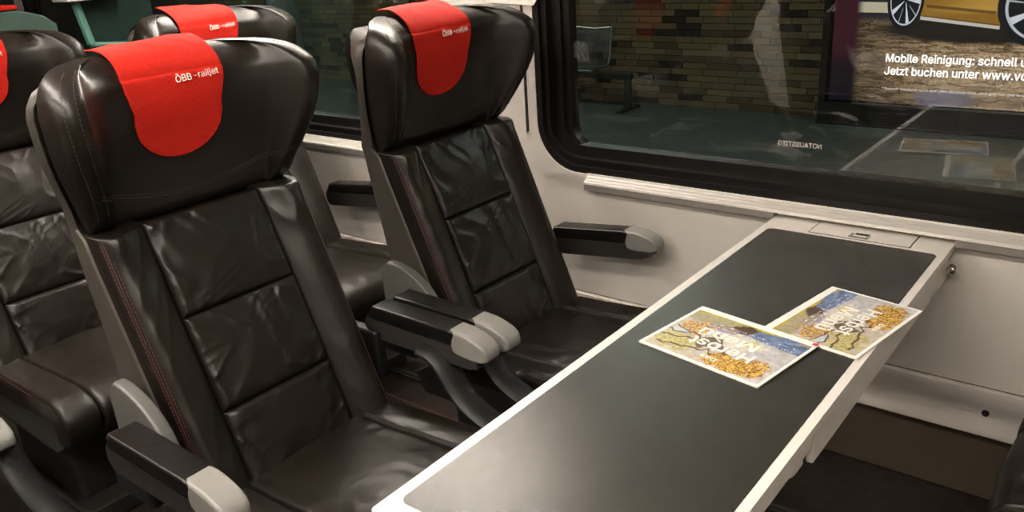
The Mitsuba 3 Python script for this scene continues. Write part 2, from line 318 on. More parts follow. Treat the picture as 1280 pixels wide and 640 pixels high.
def bolster(sign, seed):
    """side bolster of the backrest: closed loops up the back"""
    prof = np.array([(.150, -.06), (.1495, -.012), (.152, -.003), (.160, .006), (.178, .018), (.205, .030), (.226, .034), (.241, .029), (.2505, .018), (.2555, .006), (.2575, -.012), (.2572, -.037), (.225, -.058), (.17, -.06)])
    c = np.vstack([prof, prof[:1]]); tt = np.r_[0, np.cumsum(np.linalg.norm(np.diff(c, axis=0), axis=1) ** .6)]
    par = np.linspace(0, tt[-1], 72, endpoint=False)
    p = np.stack([PchipInterpolator(np.r_[tt[-3:-1] - tt[-1], tt, tt[1:3] + tt[-1]], np.r_[c[-3:-1, k], c[:, k], c[1:3, k]])(par) for k in (0, 1)], 1)
    rings = []
    for z in np.r_[.425, .43, np.linspace(.44, 1.0, 70), 1.008, 1.013]:
        q = p.copy(); e = max(0, 1 - min(z - .42, 1.016 - z) / .012)
        q[:, 1] = np.where(q[:, 1] > -.04, q[:, 1] - .012 * e * e, q[:, 1])
        g = np.c_[q[:, 0] * 26 + z * 13, np.full(len(q), z * 7), np.full(len(q), seed)]
        w = meshkit.noise(g, seed); fr = np.clip((q[:, 1] + .02) / .03, 0, 1) * np.clip((q[:, 0] - .150) / .015, 0, 1) * np.clip((.255 - q[:, 0]) / .02, 0, 1)
        wide = meshkit.fbm(np.c_[q[:, 0] * 5, np.full(len(q), z * 9), np.full(len(q), seed + 4)], 2, seed)
        q[:, 1] += fr * (.006 * (1 - abs(2 * w - 1)) ** 3 * (.4 + 1.0 * np.exp(-(1.0 - z) / .08)) + .008 * (wide - .5))
        rings.append(np.c_[xb(z) + q[:, 1], sign * q[:, 0], np.full(len(q), z)])
    return loft(rings)

def shell_mesh():
    zs = np.r_[.40, .405, np.linspace(.42, 1.29, 40), 1.304, 1.316, 1.326, 1.332]
    rings = []
    for z in zs:
        hw = np.interp(z, [.4, .6, .95, 1.02, 1.07, 1.12, 1.17, 1.22, 1.27, 1.295, 1.318, 1.332], [.256, .260, .262, .260, .268, .283, .298, .308, .313, .308, .290, .262])
        if z < 1.02: xs, bk, o = xb(z) - .037, xb(z) - .082, .010
        else: xs, bk, o = float(XSs(min(z, 1.32))) - .004, float(XBK(min(z, 1.32))) - .006, .010
        e = max(0, 1 - min(z - .398, 1.334 - z) / .02); t = float(np.interp(z, [1.02, 1.20], [.044, .014])) - .012 * e * e
        if z < 1.02: t = max(.03, xs + .094 - .185 * (1.02 - z)) * (1 - .3 * e * e)
        cb = min(bk - .040, xs - t - .03)
        half = [(0, bk), (hw * .42, bk), (hw - .11, (xs + bk) / 2 - .024), (hw - .034, xs - .030), (hw - .010, xs - .010), (hw - .003, xs), (hw + .002, xs - .004), (hw + .003, xs - .02), (hw - .002, xs - t), (hw - .016, xs - t - .014), (hw - .07, min(xs - t - .026, bk - .03)), (hw * .45, cb), (0, cb - .006)]
        p = np.array(half + [(-y, x) for y, x in half[-2:0:-1]]); rings.append(np.c_[p[:, 1], p[:, 0], np.full(len(p), z)])
    return loft(rings)

def cushion_path(k):
    pts = [(.655, .335), (.690, .350), (.712, .378), (.716, .408), (.703, .437), (.672, .455), (.60, .462), (.50, .458), (.40, .452), (.30, .448), (.225, .446)]
    return np.array(pts)

def arm_meshes():
    """armrest: dark body, leather pad, grey end cap; centred on y = 0, local x and z"""
    w = .0325
    body = rrect(.115, .50, .572, .640, .03, 8)
    body = body.union(sg.Polygon([(.40, .572), (.50, .578), (.50, .63), (.40, .64)]))
    bo = extrude_xz(body, -w + .004, w - .004)
    padp = sg.Polygon([(.125, .628), (.425, .622), (.440, .660), (.420, .664), (.150, .666)]).buffer(-.006).buffer(.006, quad_segs=6)
    rings = []
    for y in np.r_[-w, -w + .002, -w + .006, w - .006, w - .002, w]:
        e = .006 * (max(0, (abs(y) - (w - .006)) / .006)) ** 2
        c = np.array(sg.Polygon(padp).buffer(-e).exterior.coords)[:-1] if e > 0 else np.array(padp.exterior.coords)[:-1]
        q = np.array(padp.exterior.coords)[:-1]; ctr = q.mean(0); q = ctr + (q - ctr) * np.array([1 - e / .15, 1 - e / .02 * .8])
        rings.append(np.c_[q[:, 0], np.full(len(q), y), q[:, 1]])
    pd = loft(rings)
    # cap: rings along x, tapering down to a blunt rounded nose
    rings = []
    for x, zt, zb, hw in ((.428, .661, .608, .027), (.430, .664, .603, .030), (.440, .664, .600, .0312), (.46, .661, .597, .0312), (.485, .655, .595, .0308), (.505, .648, .595, .0304), (.518, .641, .597, .0295), (.526, .634, .600, .0275), (.531, .627, .604, .0235), (.533, .620, .609, .016)):
        c = np.array(rrect(-hw, hw, zb, zt, min(.0085, (zt - zb) / 2.2, hw / 1.2), 5).exterior.coords)[:-1]
        j = np.argmin(np.hypot(c[:, 0] + hw, c[:, 1] - zt)); c = np.roll(c, -j, 0)
        rings.append(np.c_[np.full(len(c), x) - .02 * (c[:, 1] - zb) / (zt - zb + 1e-9) * (x < .45), c[:, 0], c[:, 1]])
    n = min(map(len, rings)); cp = loft([r[:n] for r in rings])
    edge = np.array([(x, s * (w - .002), .6625) for s in (1,) for x in np.linspace(.15, .42, 20)])
    return bo, pd, cp
def fin_mesh(sign):
    a = np.linspace(0, np.pi / 2, 16); arc = np.c_[.045 + .185 * np.sin(a), .58 + .155 * np.cos(a)]
    poly = sg.Polygon(np.vstack([[(.02, .58), (.018, .70)], arc, [(.20, .57)]])).buffer(-.012).buffer(.012, quad_segs=6)
    q = np.array(poly.exterior.coords)[:-1]; ctr = q.mean(0); rings = []
    for y, k in ((-.016, .93), (-.013, .98), (-.007, 1.0), (.007, 1.0), (.013, .98), (.016, .93)):
        p = ctr + (q - ctr) * k; rings.append(np.c_[p[:, 0], np.full(len(p), y), p[:, 1]])
    return loft(rings)

def build_seat_parts():
    P = []      # (sub-key, ply dict)
    def p(name, mesh, m, smooth=40): P.append((name, mikit.ply(mesh, m, smooth=smooth)))
    p('shell', shell_mesh(), M_SHELL)
    # backrest core behind the pads
    core = extrude_xz(sg.Polygon([(xb(.41) - .03, .41), (xb(1.0) - .03, 1.0), (xb(1.0) - .060, 1.0), (xb(.41) - .060, .41)]), -.222, .222)
    p('backrest', core, M_LEATHER)
    cuts = [.430, .600, .808, 1.012]
    for i in range(3):
        z = np.linspace(cuts[i] + .0003, cuts[i + 1] - .0003, 8)
        lum = .010 * np.sin(np.pi * (z - .43) / .58)
        p('backrest__panel' + ('' if i == 0 else '_%03d' % i), pad(np.c_[xb(z) - .006 + lum, z], -.149, .149, bulge=.012, er=.007, wr=.0058, seed=i + 2, ns=46, ny=50), M_LEATHER, True)
    p('backrest__bolster', bolster(-1, 5), M_LEATHER, True); p('backrest__bolster_001', bolster(1, 8), M_LEATHER, True)
    zz = np.linspace(.46, 1.0, 60)
    for s in (-1, 1):
        st = []
        for y, dx in ((.2465, .0235), (.2535, .0120)):
            pts = np.c_[xb(zz) + dx, np.full(60, s * y), zz]; st.append(dashes(pts, np.tile([.72, .7 * s, .25], (60, 1)), w=.0021))
        p('backrest__piping' + ('' if s < 0 else '_001'), tube(np.c_[xb(zz) + .0185, np.full(60, s * .2505), zz], .0026, 6), M_PIPING)
        p('backrest__stitching' + ('' if s < 0 else '_001'), cat(*st), M_THREAD, False)
    p('headrest', loft(list(HR)), M_LEATHER, True)
    # stitches on the headrest: along the wing crests and low across the front
    V = HR; st = []
    dphi = np.roll(V, -1, 1) - np.roll(V, 1, 1); dz = np.gradient(V, axis=0); N = np.cross(dphi, dz); N /= np.linalg.norm(N, axis=2, keepdims=True) + 1e-12
    ctr = V.mean(1, keepdims=True); flip = np.sign(((V - ctr) * N).sum(2).mean()); N = N * flip
    ring0 = V[22]; crest = [int(np.argmin(np.hypot(ring0[:, 1] - s * (float(HWs(ZR[22])) - .012), ring0[:, 0] - (XCs(ZR[22]) + .93 * WWs(ZR[22]))))) for s in (-1, 1)]
    for c_i, c in enumerate(crest):
        st = []
        for off in (0, 3):
            k = slice(6, 48); st.append(dashes(V[k, (c + off) % NL], N[k, (c + off) % NL], .006, .004, .0014))
        p('headrest__stitching' + ('' if c_i == 0 else '_001'), cat(*st), M_THREAD2, False)
    st = []
    zl = lambda y: 1.045 + .9 * y * y
    yy = np.linspace(-.24, .24, 50)
    for o in (0, .007):
        pts = np.array([[head_front(y, zl(y) + o) + .0004, y, zl(y) + o] for y in yy]); st.append(dashes(pts, np.tile([1, 0, 0.], (50, 1)), .006, .004, .0013))
    p('headrest__stitching_002', cat(*st), M_THREAD2, False)
    # cushion
    C = cushion_path(0)
    p('cushion', pad(C, -.168, .168, bulge=.016, er=.009, thick=.055, wr=.0045, seed=21, ns=60, ny=44), M_LEATHER, True)
    for i, s in enumerate((-1, 1)):
        D = C.copy(); D[:, 1] += np.where(D[:, 0] > .2, .004, 0)
        a, b = (.1685, .268) if s > 0 else (-.268, -.1685)
        p('cushion__side_pad' + ('' if i == 0 else '_001'), pad(D, a, b, bulge=.010, er=.012, thick=.06, wr=.003, seed=31 + i, ns=60, ny=26), M_LEATHER, True)
    xs = np.linspace(.24, .66, 50)
    for s in (-1, 1):
        st = []
        for y, dz in ((.258, .003), (.266, -.006)):
            st.append(dashes(np.c_[xs, np.full(50, s * y), .466 + dz + 0 * xs], np.tile([0, .5 * s, .86], (50, 1))))
        p('cushion__stitching' + ('' if s < 0 else '_001'), cat(*st), M_THREAD, False)
    pan = extrude_xz(sg.Polygon([(.10, .40), (.67, .395), (.66, .335), (.60, .30), (.05, .30), (.02, .36)]), -.262, .262)
    p('seat_pan', pan, M_PLASTIC)
    ped = cat(rbox(.10, .50, -.20, .20, .05, .31, .02), rbox(.05, .58, -.23, .23, 0, .06, .01))
    p('pedestal', ped, M_PLASTIC)
    return P
SEAT = build_seat_parts()
ARM = arm_meshes(); ARMD = [mikit.ply(ARM[0], M_PLASTIC, smooth=40), mikit.ply(ARM[1], M_PAD, smooth=40), mikit.ply(ARM[2], M_CAP, smooth=50)]
FIN = mikit.ply(fin_mesh(1), M_FIN, smooth=40)
sup = []
cs = CubicSpline(np.arange(6), np.array([(.33, .590), (.39, .572), (.425, .525), (.470, .478), (.56, .440), (.70, .418)]))
SUP = mikit.ply(tube(np.insert(cs(np.linspace(0, 5, 30)), 1, 0.0, axis=1), .016, 14, .038), M_BLACK, smooth=40)
LINK = mikit.ply(rbox(.02, .17, -.02, .02, .46, .60, .012), M_BLACK, smooth=40)
HALF = .355
def seat(x, y, text, rot=0, arms=((-1, 0.0, True), (1, 0.0, False)), adx=0.0, wall=None):
    k = num('train_seat'); W = T().translate([x, y, 0]).rotate([0, 0, 1], rot)
    for name, d in SEAT: scene[k + '__' + name] = {**d, 'to_world': W}
    for i, (s, dz, fin) in enumerate(arms):
        sfx = '' if i == 0 else '_%03d' % i; ax = adx; ay = s * HALF
        if wall and s > 0: ax, ay = wall
        A = T().translate([x, y, 0]).rotate([0, 0, 1], rot).translate([ax, ay, dz])
        if wall and s > 0: A = A.translate([.5, 0, .615]).rotate([0, 1, 0], -6.5).translate([-.5, 0, -.620])
        a = k + '__armrest' + sfx
        scene[a] = {**ARMD[0], 'to_world': A}; scene[a + '__pad'] = {**ARMD[1], 'to_world': A}; scene[a + '__end_cap'] = {**ARMD[2], 'to_world': A}
        labels[a + '__end_cap'] = {'label': 'grey rounded armrest end'}
        B = T().translate([x, y, 0]).rotate([0, 0, 1], rot).translate([ax + .015, ay - s * .052, -.012])
        if fin: scene[a + '__hinge_cover'] = {**FIN, 'to_world': B}; labels[a + '__hinge_cover'] = {'label': 'grey quarter round hinge cover'}
        if wall and s > 0: continue
        scene[a + '__support'] = {**SUP, 'to_world': T().translate([x, y, 0]).rotate([0, 0, 1], rot).translate([ax, s * (HALF - .03), min(dz, 0)])}
        scene[a + '__bracket'] = {**LINK, 'to_world': T().translate([x, y, 0]).rotate([0, 0, 1], rot).translate([ax, s * (HALF - .03), min(0, dz) * .6])}
    label(k, text, 'seat')
    labels[k + '__shell'] = {'label': 'grey plastic back shell'}
    return k

XN, YN, XW, YW = -1.705, .980, -1.650, 1.765
XR2 = -1.13
s1 = seat(XN, YN, 'black leather aisle seat with red headrest cloth, nearest the camera, in front of the table')
s2 = seat(XW, YW, 'black leather window seat with red headrest cloth, beside the wall and the table', adx=-.05, wall=(-.075, WY - .09 - YW))
s3 = seat(XN + XR2, YN, 'black leather aisle seat cut by the left picture edge, in the row behind', arms=((-1, -.262, False), (1, 0.0, True)))
s4 = seat(XW + XR2, YW, 'black leather window seat with red cloth, in the row behind, mostly hidden', adx=-.05, wall=(-.10, WY - .09 - YW))
s5 = seat(.565, 1.775, 'black leather seat facing the others, only its cushion front shows at the lower right corner', rot=180)

YO = -.208
s6 = seat(-1.70, YO, 'black leather single seat across the aisle, seen mirrored in the window by the table')
s7 = seat(-1.70 + XR2, YO, 'black leather single seat across the aisle in the rear row, seen mirrored in the window')
s9 = seat(-1.70 + 2 * XR2, YO, 'black leather single seat across the aisle at the far end of the row')
s8 = seat(.60, YO, 'black leather single seat across the aisle, facing the others', rot=180)

# ------------------------------------------------------------------ red cloths over the headrests
def cloth_mesh(seed):
    # profile: tucked behind, over the top, down the front; tt runs along it
    top, bot = 1.378, 1.128; nt, nv = 96, 44
    V = np.zeros((nt, nv, 3)); r = np.linspace(0, 1, nt); w = np.linspace(-1, 1, nv)
    for i, a in enumerate(r):
        if a < .30:
            f = a / .30
            hw = .118
            for j, b in enumerate(w):
                y = b * hw
                ang = (1 - f) * 1.0
                xf = head_front(y, 1.312) + .006; x0 = -.118
                # arc from behind the crest to the front edge
                th = f * np.pi / 2
                x = x0 + (xf - x0) * np.sin(th) if f < 1 else xf
                z = 1.312 + .063 * np.cos(th) + .004 * np.sin(9 * y + 5 * f + seed)
                V[i, j] = (x, y, z)
        else:
            f = (a - .30) / .70; z0 = 0
            hw = np.interp(f, [0, .25, .55, .75], [.118, .116, .108, .104])
            for j, b in enumerate(w):
                zl = bot + .085 * (1 - math.sqrt(max(0, 1 - b * b))) if True else bot
                z = 1.312 + (zl - 1.312) * f; y = b * hw
                V[i, j] = (head_front(y, z) + .0055 + .003 * meshkit.noise(np.array([y * 22, z * 9, seed + .5])) , y, z)
    # crumple at the tucked end
    g = V.copy() * 16; g[..., 2] += seed * 5; crump = meshkit.fbm(g, 3, seed) - .5
    V[..., 2] += np.maximum(crump, -.1) * .012 * np.clip(1 - r / .35, 0, 1)[:, None]; V[..., 0] += crump * .004
    d1 = np.gradient(V, axis=0); d2 = np.gradient(V, axis=1); N = np.cross(d2, d1); N /= np.linalg.norm(N, axis=2, keepdims=True)
    if N[-10, nv // 2, 0] < 0: N = -N
    B = V - N * .0025
    idx = np.arange(nt * nv).reshape(nt, nv); k = nt * nv; F = []
    def quads(A, B_, C, D): F.append(np.stack([A, B_, C], -1).reshape(-1, 3)); F.append(np.stack([A, C, D], -1).reshape(-1, 3))
    quads(idx[:-1, :-1], idx[:-1, 1:], idx[1:, 1:], idx[1:, :-1]); quads(k + idx[:-1, :-1], k + idx[1:, :-1], k + idx[1:, 1:], k + idx[:-1, 1:])
    rimi = np.r_[idx[0, :], idx[1:, -1], idx[-1, -2::-1], idx[-2:0:-1, 0]]; r2 = np.roll(rimi, -1)
    F.append(np.stack([rimi, rimi + k, r2 + k], 1)); F.append(np.stack([rimi, r2 + k, r2], 1))
    m = trimesh.Trimesh(np.vstack([V.reshape(-1, 3), B.reshape(-1, 3)]), np.vstack(F), process=False)
    if m.volume < 0: m.invert()
    return m
def cloth_text():
    out = []
    a = text_on('ÖBB', .0140, .0008, True); wa = a.vertices[:, 0].max(); b = text_on('-railjet', .0140, .0008)
    b.apply_translation((wa + .0025, 0, 0)); t = cat(a, b); t = t.subdivide_to_size(.006)
    R = trimesh.transformations.rotation_matrix(math.radians(3.0), [0, 0, 1]); t.apply_transform(R)
    v = t.vertices; y = .000 + v[:, 0] * 1.0; z = 1.290 + v[:, 1]
    x = np.array([head_front(a_, b_) for a_, b_ in zip(y, z)]) + .0092 + v[:, 2]
    return trimesh.Trimesh(np.c_[x, y, z], t.faces, process=False)
CLOTH_TEXT = mikit.ply(cloth_text(), M_WHITEINK)
for i, (x, y, txt) in enumerate(((XN, YN, 'red felt cloth with white lettering over the headrest of the nearest aisle seat'), (XW, YW, 'red felt cloth with white lettering over the headrest of the window seat by the table'),
        (XN + XR2, YN, 'red felt cloth at the left picture edge on the rear aisle seat'), (XW + XR2, YW, 'red felt cloth with white lettering on the rear window seat'), (-1.70, YO, 'red felt cloth on the single seat across the aisle'), (-1.70 + XR2, YO, 'red felt cloth on the rear single seat across the aisle'))):
    k = num('headrest_cloth'); W = T().translate([x, y - .012, 0])
    scene[k] = {**mikit.ply(cloth_mesh(i), M_FELT, smooth=True), 'to_world': W}
    scene[k + '__lettering'] = {**CLOTH_TEXT, 'to_world': W}; label(k, txt, 'headrest cloth')

# ------------------------------------------------------------------ the table
TX0, TX1, TY0, TY1, TZ = -.858, -.386, .662, WY - .004, .74
top = extrude = trimesh.creation.extrude_polygon(sg.box(TX0, TY0, TX1, TY1).buffer(-.012).buffer(.012, quad_segs=6), .017, engine='earcut'); top.apply_translation((0, 0, TZ - .017))
put('folding_table__top', top, M_TABLE)
m_ = trimesh.creation.extrude_polygon(sg.box(-.836, .705, -.404, 2.146).buffer(-.016).buffer(.016, quad_segs=8), .0014, engine='earcut'); m_.apply_translation((0, 0, TZ - .0004))
put('folding_table__mat', m_, M_MAT); labels['folding_table__mat'] = {'label': 'dark grey inlaid table surface'}
lidj = [box(-.7325, -.730, 2.162, 2.2645, TZ - .001, TZ + .0006), box(-.475, -.4725, 2.162, 2.2645, TZ - .001, TZ + .0006), box(-.73, -.475, 2.162, 2.1648, TZ - .001, TZ + .0006)]
put('folding_table__lid_joint', cat(*lidj), M_SLOT)
put('folding_table__lid', rbox(-.73, -.475, 2.165, 2.262, TZ - .001, TZ + .0016, .0008, 2), M_TABLE)
soc = cat(box(-.628, -.580, 2.170, 2.176, TZ + .001, TZ + .005), box(-.628, -.622, 2.170, 2.200, TZ + .001, TZ + .004), box(-.586, -.580, 2.170, 2.200, TZ + .001, TZ + .004)); put('folding_table__socket', soc, M_CAP)
put('folding_table__socket__slot', box(-.618, -.584, 2.196, 2.208, TZ + .001, TZ + .0030), M_SLOT)
ap = extrude_xz = None
def long_box(x0, x1, y0, y1, z0, z1, r=.004): return rbox(x0, x1, y0, y1, z0, z1, r, 2)
put('folding_table__apron', long_box(TX1 - .018, TX1 - .004, 1.258, 2.06, TZ - .088, TZ - .0205), M_TABLE)
put('folding_table__core', box(TX0 + .02, TX1 - .02, TY0 + .015, 2.2, TZ - .03, TZ - .0165), M_SLOT)
put('folding_table__apron_001', long_box(TX0 + .002, TX0 + .016, 1.258, 2.03, TZ - .088, TZ - .022), M_TABLE)
put('folding_table__edge_rail', long_box(TX1 - .018, TX1 - .004, TY0 + .02, 1.252, TZ - .050, TZ - .0205), M_TABLE)
put('folding_table__edge_rail_001', long_box(TX0 + .0005, TX0 + .014, TY0 + .02, 1.252, TZ - .046, TZ - .022), M_TABLE)
kb = trimesh.creation.uv_sphere(.014); kb.apply_scale((1, 1, 1)); kb.apply_translation((TX1 + .004, 2.225, TZ - .062)); put('folding_table__knob', kb, M_CHROME, 40)
put('folding_table__wall_bracket', cat(rbox(TX0 + .05, TX1 - .012, 2.13, WY - .002, TZ - .11, TZ - .022, .008), rbox(TX1 - .03, TX1 - .004, 2.04, 2.12, TZ - .07, TZ - .022, .006)), M_TABLE)
put('folding_table__hinge_block', rbox(TX1 - .06, TX1 - .018, 1.20, 1.262, TZ - .098, TZ - .03, .014), M_TABLE)
put('folding_table__underframe', cat(rbox(-.70, -.54, .80, 2.2, TZ - .06, TZ - .021, .006), rbox(-.66, -.58, 1.30, 1.38, 0.0, TZ - .05, .02), rbox(-.74, -.50, 1.16, 1.52, 0, .02, .006)), M_PLASTIC)
label('folding_table', 'long white edged folding table with a dark grey inlaid top, fixed to the wall', 'table')

# ------------------------------------------------------------------ magazines on the table
def blob(u, v, cu, cv, ru, rv, s):
    d = dr.sqrt(dr.square((u - cu) / ru) + dr.square((v - cv) / rv)); e = fbm(u * 26 + s, v * 20, s, 3) - .5
    return smoothstep(1.15, .8, d + e * 1.1)
def line(u, v, u0, v0, u1, v1, w, wob):
    t = dr.clip((u - u0) / (u1 - u0), 0, 1); c = v0 + (v1 - v0) * t + wob * (noise(u * 22, 3.0 + v0 * 9, 0) - .5)
    return smoothstep(w, w * .5, dr.abs(v - c)) * dr.select((u > min(u0, u1)) & (u < max(u0, u1)), 1.0, 0.0)
def cover(p, n, uv):
    u, v = uv.x, uv.y
    c = mix((.42, .42, .44), (.52, .51, .50), v)
    c = mix(c, (.50, .42, .30), smoothstep(.42, .60, u) * .7)
    c = mix(c, (.62, .60, .50), blob(u, v, .5, .42, .25, .14, 9.0))
    leaf = smoothstep(.25, .75, fbm(u * 95, v * 70, 0, 2))
    gold = mix((.22, .10, .015), (.68, .42, .08), leaf)
    hills = smoothstep(.10, .06, v - .20 - .05 * noise(u * 7, 1.0, 0))
    c = mix(c, mix((.06, .10, .20), (.20, .27, .44), noise(u * 18, v * 40, 2)), hills * smoothstep(.48, .40, u))
    c = mix(c, (.26, .20, .40), blob(u, v, .68, .28, .20, .07, 2.0) * .9)
    c = mix(c, (.30, .26, .10), hills * smoothstep(.50, .56, u) * .7)
    c = mix(c, gold, blob(u, v, .80, .42, .12, .16, 5.0) * .85)
    c = mix(c, mix((.30, .27, .06), (.58, .50, .16), leaf), blob(u, v, .80, .76, .18, .17, 6.0) * .8)
    c = mix(c, (.52, .58, .66), blob(u, v, .87, .56, .07, .05, 8.0) * .8)
    c = mix(c, gold, blob(u, v, .31, .82, .25, .14, 1.0)); c = mix(c, gold, blob(u, v, .17, .72, .10, .10, 3.0) * .9)
    c = mix(c, (.50, .45, .12), blob(u, v, .34, .40, .06, .06, 4.0) * .8)
    for a in ((.45, .62, .97, .70, .016, .08), (.52, .52, .97, .60, .013, .09), (.48, .74, .92, .86, .016, .10), (.40, .70, .62, .42, .022, .06), (.62, .60, .95, .48, .010, .06)):
        c = mix(c, (.07, .04, .025), line(u, v, *a) * .92)
    c = mix(c, (.07, .04, .02), blob(u, v, .50, .17, .10, .09, 7.0)); c = mix(c, (.10, .06, .03), blob(u, v, .62, .62, .05, .12, 12.0) * .9)
    c = mix(c, (.46, .36, .05), smoothstep(.125, .118, v) * smoothstep(.40, .75, noise(u * 14, v * 60, 0) + .25))
    c = mix(c, (.80, .78, .76), smoothstep(.55, .7, noise(u * 160, v * 30, 0)) * smoothstep(.010, .006, dr.abs(v - .285 - .02 * u)) * smoothstep(.05, .1, u) * smoothstep(.9, .8, u))
    c = mix(c, (.80, .78, .76), smoothstep(.55, .7, noise(u * 160, v * 30, 5)) * smoothstep(.010, .006, dr.abs(v - .225 - .02 * u)) * smoothstep(.05, .1, u) * smoothstep(.8, .7, u))
    c = c * (.72 + .5 * fbm(u * 34, v * 26, 4, 3))
    edge = dr.select((u < .022) | (u > .972) | (v > .965) | (v < .085), 1.0, 0.0)
    return mix(c, (.83, .80, .74), edge)
M_COVER = mat('magazine_cover', pr(proc(cover), .34, specular=.5))
def magazine(origin, udir, vdir, L, S, z, text, tilt=0.0, mark=False):
    """origin = the corner where reading starts, at the foot of the text"""
    k = num('magazine'); u = np.array(udir, float); u /= np.linalg.norm(u); v = np.array(vdir, float); v = v - u * (u @ v); v /= np.linalg.norm(v)
    th = .0032
    def w(a, b, c): return np.array([origin[0] + u[0] * a + v[0] * b, origin[1] + u[1] * a + v[1] * b, z + c + tilt * b])
    n = 12
    def sheet(c, inset=0.0, curl=0.0):
        g = np.array([[w(inset + (L - 2 * inset) * i / n, inset + (S - 2 * inset) * j / n, c + curl * (i / n) ** 3) for j in range(n + 1)] for i in range(n + 1)])
        uvs = np.array([[(i / n, j / n) for j in range(n + 1)] for i in range(n + 1)]).reshape(-1, 2)
        idx = np.arange((n + 1) ** 2).reshape(n + 1, n + 1)
        F = np.vstack([np.stack([idx[:-1, :-1], idx[1:, :-1], idx[1:, 1:]], -1).reshape(-1, 3), np.stack([idx[:-1, :-1], idx[1:, 1:], idx[:-1, 1:]], -1).reshape(-1, 3)])
        return g.reshape(-1, 3), F, uvs
    vb = np.array([w(a, b, c) for c in (0, th * .8) for a, b in ((.001, .001), (L - .001, .001), (L - .001, S - .001), (.001, S - .001))])
    blk = trimesh.convex.convex_hull(vb); put(k + '__pages', blk, M_PAPER)
    vs, F, uvs = sheet(th)
    low = vs - [0, 0, .0004]; nv = len(vs)
    put(k + '__cover', trimesh.Trimesh(vs, F, process=False), M_COVER, False, uv=uvs)
    labels[k + '__cover'] = {'label': 'printed autumn cover with white border'}
    def lay(t, a, b, rot=0.0, sx=1.0):
        q = t.vertices; cr, sr = math.cos(rot), math.sin(rot); X = a + (q[:, 0] * cr - q[:, 1] * sr) * sx; Y = b + q[:, 0] * sr + q[:, 1] * cr
        return trimesh.Trimesh(np.array([w(x_, y_, th + .0002 + c_) for x_, y_, c_ in zip(X, Y, q[:, 2])]), t.faces, process=False)
    tx = [lay(text_on('Herbst', .031, .0004, True), L * .21, S * .575, .0, 1.1), lay(text_on('Menü', .031, .0004, True), L * .27, S * .375, .0, 1.25), lay(text_on('Das', .012, .0004, True), L * .40, S * .82, 0.0, 1.3)]
    for i, t in enumerate(tx): put(k + '__lettering' + ('' if i == 0 else '_%03d' % i), t, M_PAPER)
    if mark: put(k + '__corner_mark', trimesh.convex.convex_hull(np.array([w(a, b, c) for c in (th + .0001, th + .0005) for a, b in ((.001, .002), (.012, .002), (.012, .012), (.001, .012))])), M_REDINK)
    label(k, text, 'magazine')
# nearer magazine: reading direction runs to the left, the text's top towards the camera
A, B, Cc, D = (np.array(q) for q in ((-.798, 1.357), (-.749, 1.569), (-.475, 1.52), (-.522, 1.299)))
magazine(Cc, B - Cc, D - Cc, .282, .219, TZ + .0048, 'magazine with an autumn tree cover lying nearer the camera, overlapping the other one', tilt=-.016, mark=True)
B2, C2, D2 = (np.array(q) for q in ((-.553, 1.822), (-.35, 1.795), (-.40, 1.512)))
magazine(B2, D2 - C2, C2 - B2, .287, .206, TZ + .0012, 'magazine with an autumn tree cover lying nearer the window and over the table edge')

# ------------------------------------------------------------------ sign on the wall pillar, far end of the saloon
sg_ = sg.Polygon([(-1.90, 1.335), (-1.70, 1.325), (-1.665, 1.37), (-1.665, 1.56), (-1.90, 1.56)]).buffer(-.01).buffer(.01)
def ex_xz(poly, y0, y1):
    m = trimesh.creation.extrude_polygon(poly, y1 - y0, engine='earcut'); v = m.vertices.copy(); m.vertices = np.c_[v[:, 0], v[:, 2] + y0, v[:, 1]]; m.invert(); return m
put('wall_sign__card', ex_xz(sg_, WY - .012, WY - .0075), M_PAPER)
t = text_on('6', .035, .001, True); v = t.vertices; put('wall_sign__lettering', trimesh.Trimesh(np.c_[-1.775 + v[:, 0], WY - .0122 - v[:, 2], 1.350 + v[:, 1]], t.faces, process=False), M_REDINK)
label('wall_sign', 'white card with a red mark on the wall behind the window seat headrest', 'sign')
label('glass_partition', 'teal framed dark partition at the far end above the rear row', 'partition')
put('glass_partition__frame', cat(tube([(-4.03, 1.872, 1.50), (-4.0, 1.91, 1.19)], .020, 8), tube([(-4.0, 1.905, 1.188), (-4.0, 2.26, 1.15)], .012, 8)), M_TEAL, 30)
put('glass_partition__panel', box(-4.06, -4.045, 1.9, 2.265, .35, 1.75), M_TEALDARK)
put('glass_partition__shelf', rbox(-4.05, -3.9, 1.80, 2.1, 1.385, 1.41, .008), M_PAPER)
# a seat of the next bay seen from behind
rb = []
for z in np.r_[.3, .31, np.linspace(.33, 1.30, 16), 1.34, 1.36, 1.368, 1.371]:
    e = max(0, (z - 1.26) / .111); hw = .31 - .17 * e ** 3.2; xo = -3.98 - .25 * (1.37 - z)
    c = np.array(rrect(-hw, hw, -.05, .05, .03, 5).exterior.coords)[:-1]; rb.append(np.c_[xo + c[:, 1], 1.46 + c[:, 0], np.full(len(c), z)])
n = min(map(len, rb)); put('far_seat__back', loft([r[:n] for r in rb]), M_SHELLGREEN, 40)
put('far_seat__foot', rbox(-4.45, -4.1, 1.2, 1.7, 0, .34, .02), M_PLASTIC)
label('far_seat', 'green lit grey seat back in the top left corner, seen from behind', 'seat')
k = num('headrest_cloth'); cl = rbox(-4.06, -3.92, 1.22, 1.60, 1.375, 1.395, .009); put(k, cl, M_FELT, 40); label(k, 'red cloth lying over the green lit seat back in the top left corner', 'headrest cloth')

